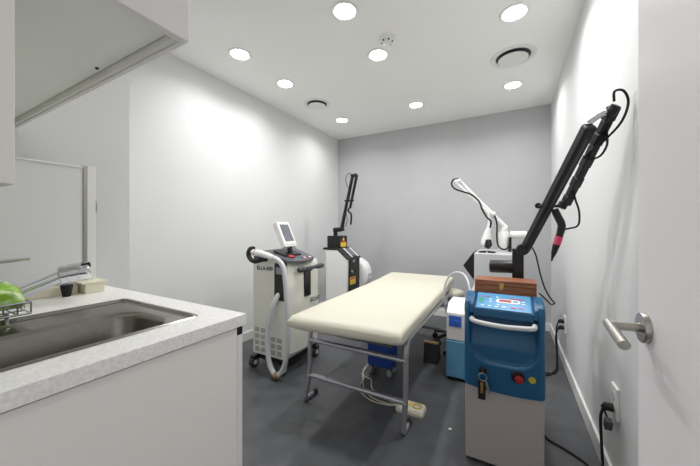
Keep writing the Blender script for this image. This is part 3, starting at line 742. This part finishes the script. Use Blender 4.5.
MB().tube([(-.228,2.65,.892),(-.215,2.633,.897),(-.1675,2.642,.900),(-.12,2.633,.897),(-.107,2.65,.892)], .003, 8).build('frame', M_BLACK, gg)
MB().tube([(-.229,2.65,.892),(-.229,2.72,.890),(-.222,2.75,.888)], .003, 8).build('temple', M_BLACK, gg)
MB().tube([(-.106,2.65,.892),(-.106,2.72,.890),(-.113,2.75,.888)], .003, 8).build('temple', M_BLACK, gg)

# ------------------------------------------------------------------ wall outlets and cords
def outlet(loc, label):
    o = thing('wall_outlet', label, 'outlet', loc, 'white wall outlets on the side wall')
    x, y, z = loc
    MB().box((x-.010,y-.038,z),(x,y+.038,z+.128)).build('plate', M_PLATE, o, bev=.002)
    MB().lathe([(.020,-.0115),(.020,-.008),(.016,-.006)], (x,y,z+.086), 20, 'x').build('socket', M_LGREY, o)
    MB().lathe([(.020,-.0115),(.020,-.008),(.016,-.006)], (x,y,z+.036), 20, 'x').build('socket', M_LGREY, o)
    return o
o1 = outlet((XR, 1.560, .318), 'white wall outlet nearest the open door')
o2 = copy_thing(o1, (XR, 2.80, .275), 'white wall outlet beyond the blue fronted console, near the back corner')
c1 = thing('power_cord', 'black power cord from the outlet by the door to the blue console', 'cord', (.36, 1.56, 0))
MB().cone([((XR-.0118,1.560,.354),.017),((XR-.034,1.560,.354),.016),((XR-.046,1.560,.344),.009)], 16).build('plug', M_BLACK, c1)
MB().tube([(XR-.042,1.560,.347),(XR-.052,1.555,.30),(XR-.048,1.555,.18),(XR-.044,1.56,.07),(XR-.05,1.60,.012),(.31,1.69,.0055),(.24,1.755,.0055),(.17,1.80,.0055),(.150,1.87,.0055),(.152,1.91,.03),(.136,1.93,.06)], .0052, 10).build('cable', M_RUBBER, c1)
MB().box((-.012,-.014,-.022),(.012,.014,.022), Matrix.Translation((XR-.034,1.528,.300)) @ Matrix.Rotation(R(20),4,'X')).build('spare_plug', M_DARK, c1, bev=.004)
MB().tube([(XR-.034,1.535,.318),(XR-.038,1.55,.330),(XR-.040,1.556,.343)], .004, 8).build('cable_tail', M_RUBBER, c1)
c2 = thing('power_cord', 'black double power cord hanging from the outlet near the back corner', 'cord', (.34, 2.8, 0))
for zz in (.361, .311): MB().cone([((XR-.0118,2.80,zz),.017),((XR-.034,2.80,zz),.016),((XR-.048,2.80,zz-.01),.009)], 16).build('plug', M_BLACK, c2)
MB().tube([(XR-.046,2.80,.352),(XR-.060,2.795,.29),(XR-.056,2.78,.14),(XR-.058,2.75,.025),(XR-.07,2.70,.0055),(.29,2.64,.0055),(.24,2.62,.0055),(.17,2.60,.0055),(.08,2.56,.0055)], .0052, 10).build('cable', M_RUBBER, c2)
MB().tube([(XR-.046,2.80,.302),(XR-.066,2.78,.24),(XR-.064,2.74,.11),(XR-.072,2.70,.02),(XR-.10,2.65,.0055),(.25,2.59,.0055),(.18,2.57,.0055),(.09,2.54,.0055)], .0052, 10).build('cable', M_RUBBER, c2)
tag(MB().ball((-.283,1.638,.005), .008, 1.2, .8, .5, 8).build('paper_scrap', M_PLATE, angle=60), 'tiny white scrap lying on the dark floor beside the bed', 'scrap')

# ------------------------------------------------------------------ ceiling fittings
def downlight(loc, label):
    x, y, z = loc
    o = thing('ceiling_light', label, 'ceiling light', loc, 'round ceiling downlights')
    MB().lathe([(.084,0),(.081,-.006),(.070,-.008),(.061,-.003),(.061,0)], (x,y,z), 40, cap0=False, cap1=False).build('trim_ring', M_WHITE, o)
    MB().lathe([(.0608,-.001),(.0608,-.004),(.05,-.0055),(.001,-.006)], (x,y,z), 40).build('diffuser', M_LAMP, o)
    return o
def lamp(x, y):
    l = bpy.data.lights.new('downlight_lamp', 'AREA'); l.shape = 'DISK'; l.size = .12; l.energy = LAMP_W; l.spread = R(LAMP_SPREAD); l.color = (1, .99, .985)
    lo = bpy.data.objects.new('downlight_lamp', l); COL.objects.link(lo); lo.location = (x, y, CEIL-.0075)
LAMP_W, LAMP_SPREAD = 3.02, 148
LX = (-1.787, -.876, .023); LY = (1.532, 2.040, 3.061)
d0 = downlight((LX[0],LY[0],CEIL), 'downlight over the front of the hose console, nearest the sink wall')
for x, y, lab in ((LX[0],LY[1],'second downlight along the white side wall, between the first one and the small vent'),
                  (LX[0],LY[2],'downlight in the far corner above the folded black arm'),
                  (LX[1],LY[0],'large looking downlight in the middle row, cut close by the picture top'),
                  (LX[1],LY[1],'downlight right behind the smoke detector'),
                  (LX[1],LY[2],'middle downlight closest to the grey back wall'),
                  (LX[2],LY[0],'unseen downlight added overhead between the viewer and the blue console'),  # out of view, added to continue the lamp grid and light the near side
                  (LX[2],LY[1],'downlight in front of the big ceiling vent, above the blue console'),
                  (LX[2],LY[2],'downlight behind the big ceiling vent, close to the grey wall')):
    copy_thing(d0, (x,y,CEIL), lab)
    lamp(x, y)
lamp(LX[0], LY[0])
def vent(loc, label, s=1):
    x, y, z = loc
    o = thing('ceiling_vent', label, 'vent', loc, 'round ceiling vents')
    MB().lathe([(.158*s,0),(.155*s,-.006),(.128*s,-.008),(.120*s,-.004),(.118*s,0)], (x,y,z), 48, cap0=False, cap1=False).build('flange', M_WHITE, o)
    MB().lathe([(.1195*s,-.0005),(.1195*s,-.0018)], (x,y,z), 48).build('duct', M_DARK, o)
    MB().lathe([(.03*s,-.003),(.092*s,-.014),(.103*s,-.019),(.101*s,-.023),(.001,-.024)], (x,y,z), 48).build('disc', M_WHITE, o)
    return o
vent((.020,2.560,CEIL), 'big round ceiling vent above the grey console')
vent((-1.789,2.540,CEIL), 'smaller looking ceiling vent near the white side wall', .87)
sd = thing('smoke_detector', 'small white smoke detector on the ceiling', 'smoke detector', (-.745,1.891,CEIL))
MB().lathe([(.055,0),(.055,-.010),(.048,-.014),(.040,-.024),(.03,-.034),(.012,-.038),(.001,-.0385)], (-.745,1.891,CEIL), 36).build('housing', M_WHITE, sd)
for k in range(6):
    a = R(60*k+10)
    MB().ball((-.745+.036*math.cos(a),1.891+.036*math.sin(a),CEIL-.028), .006, n=8).build('vent_hole', M_BLACK, sd)

# ------------------------------------------------------------------ camera, world, colour
cam = bpy.data.cameras.new('camera'); co = bpy.data.objects.new('camera', cam); COL.objects.link(co)
cam.sensor_width = 36; cam.sensor_fit = 'HORIZONTAL'; cam.lens = 292/700*36
cam.shift_y = -4.5/700; cam.clip_start = .02
co.location = (0, 0, 1.085); co.rotation_euler = (R(90), 0, math.atan(160/292))
scene.camera = co
w = bpy.data.worlds.new('world'); scene.world = w; w.use_nodes = True
w.node_tree.nodes['Background'].inputs[0].default_value = (1, 1, 1, 1)
w.node_tree.nodes['Background'].inputs[1].default_value = .45
scene.view_settings.view_transform = 'Standard'; scene.view_settings.look = 'None'
scene.view_settings.exposure = .55; scene.view_settings.gamma = 1
scene.cycles.max_bounces = 12; scene.cycles.diffuse_bounces = 8
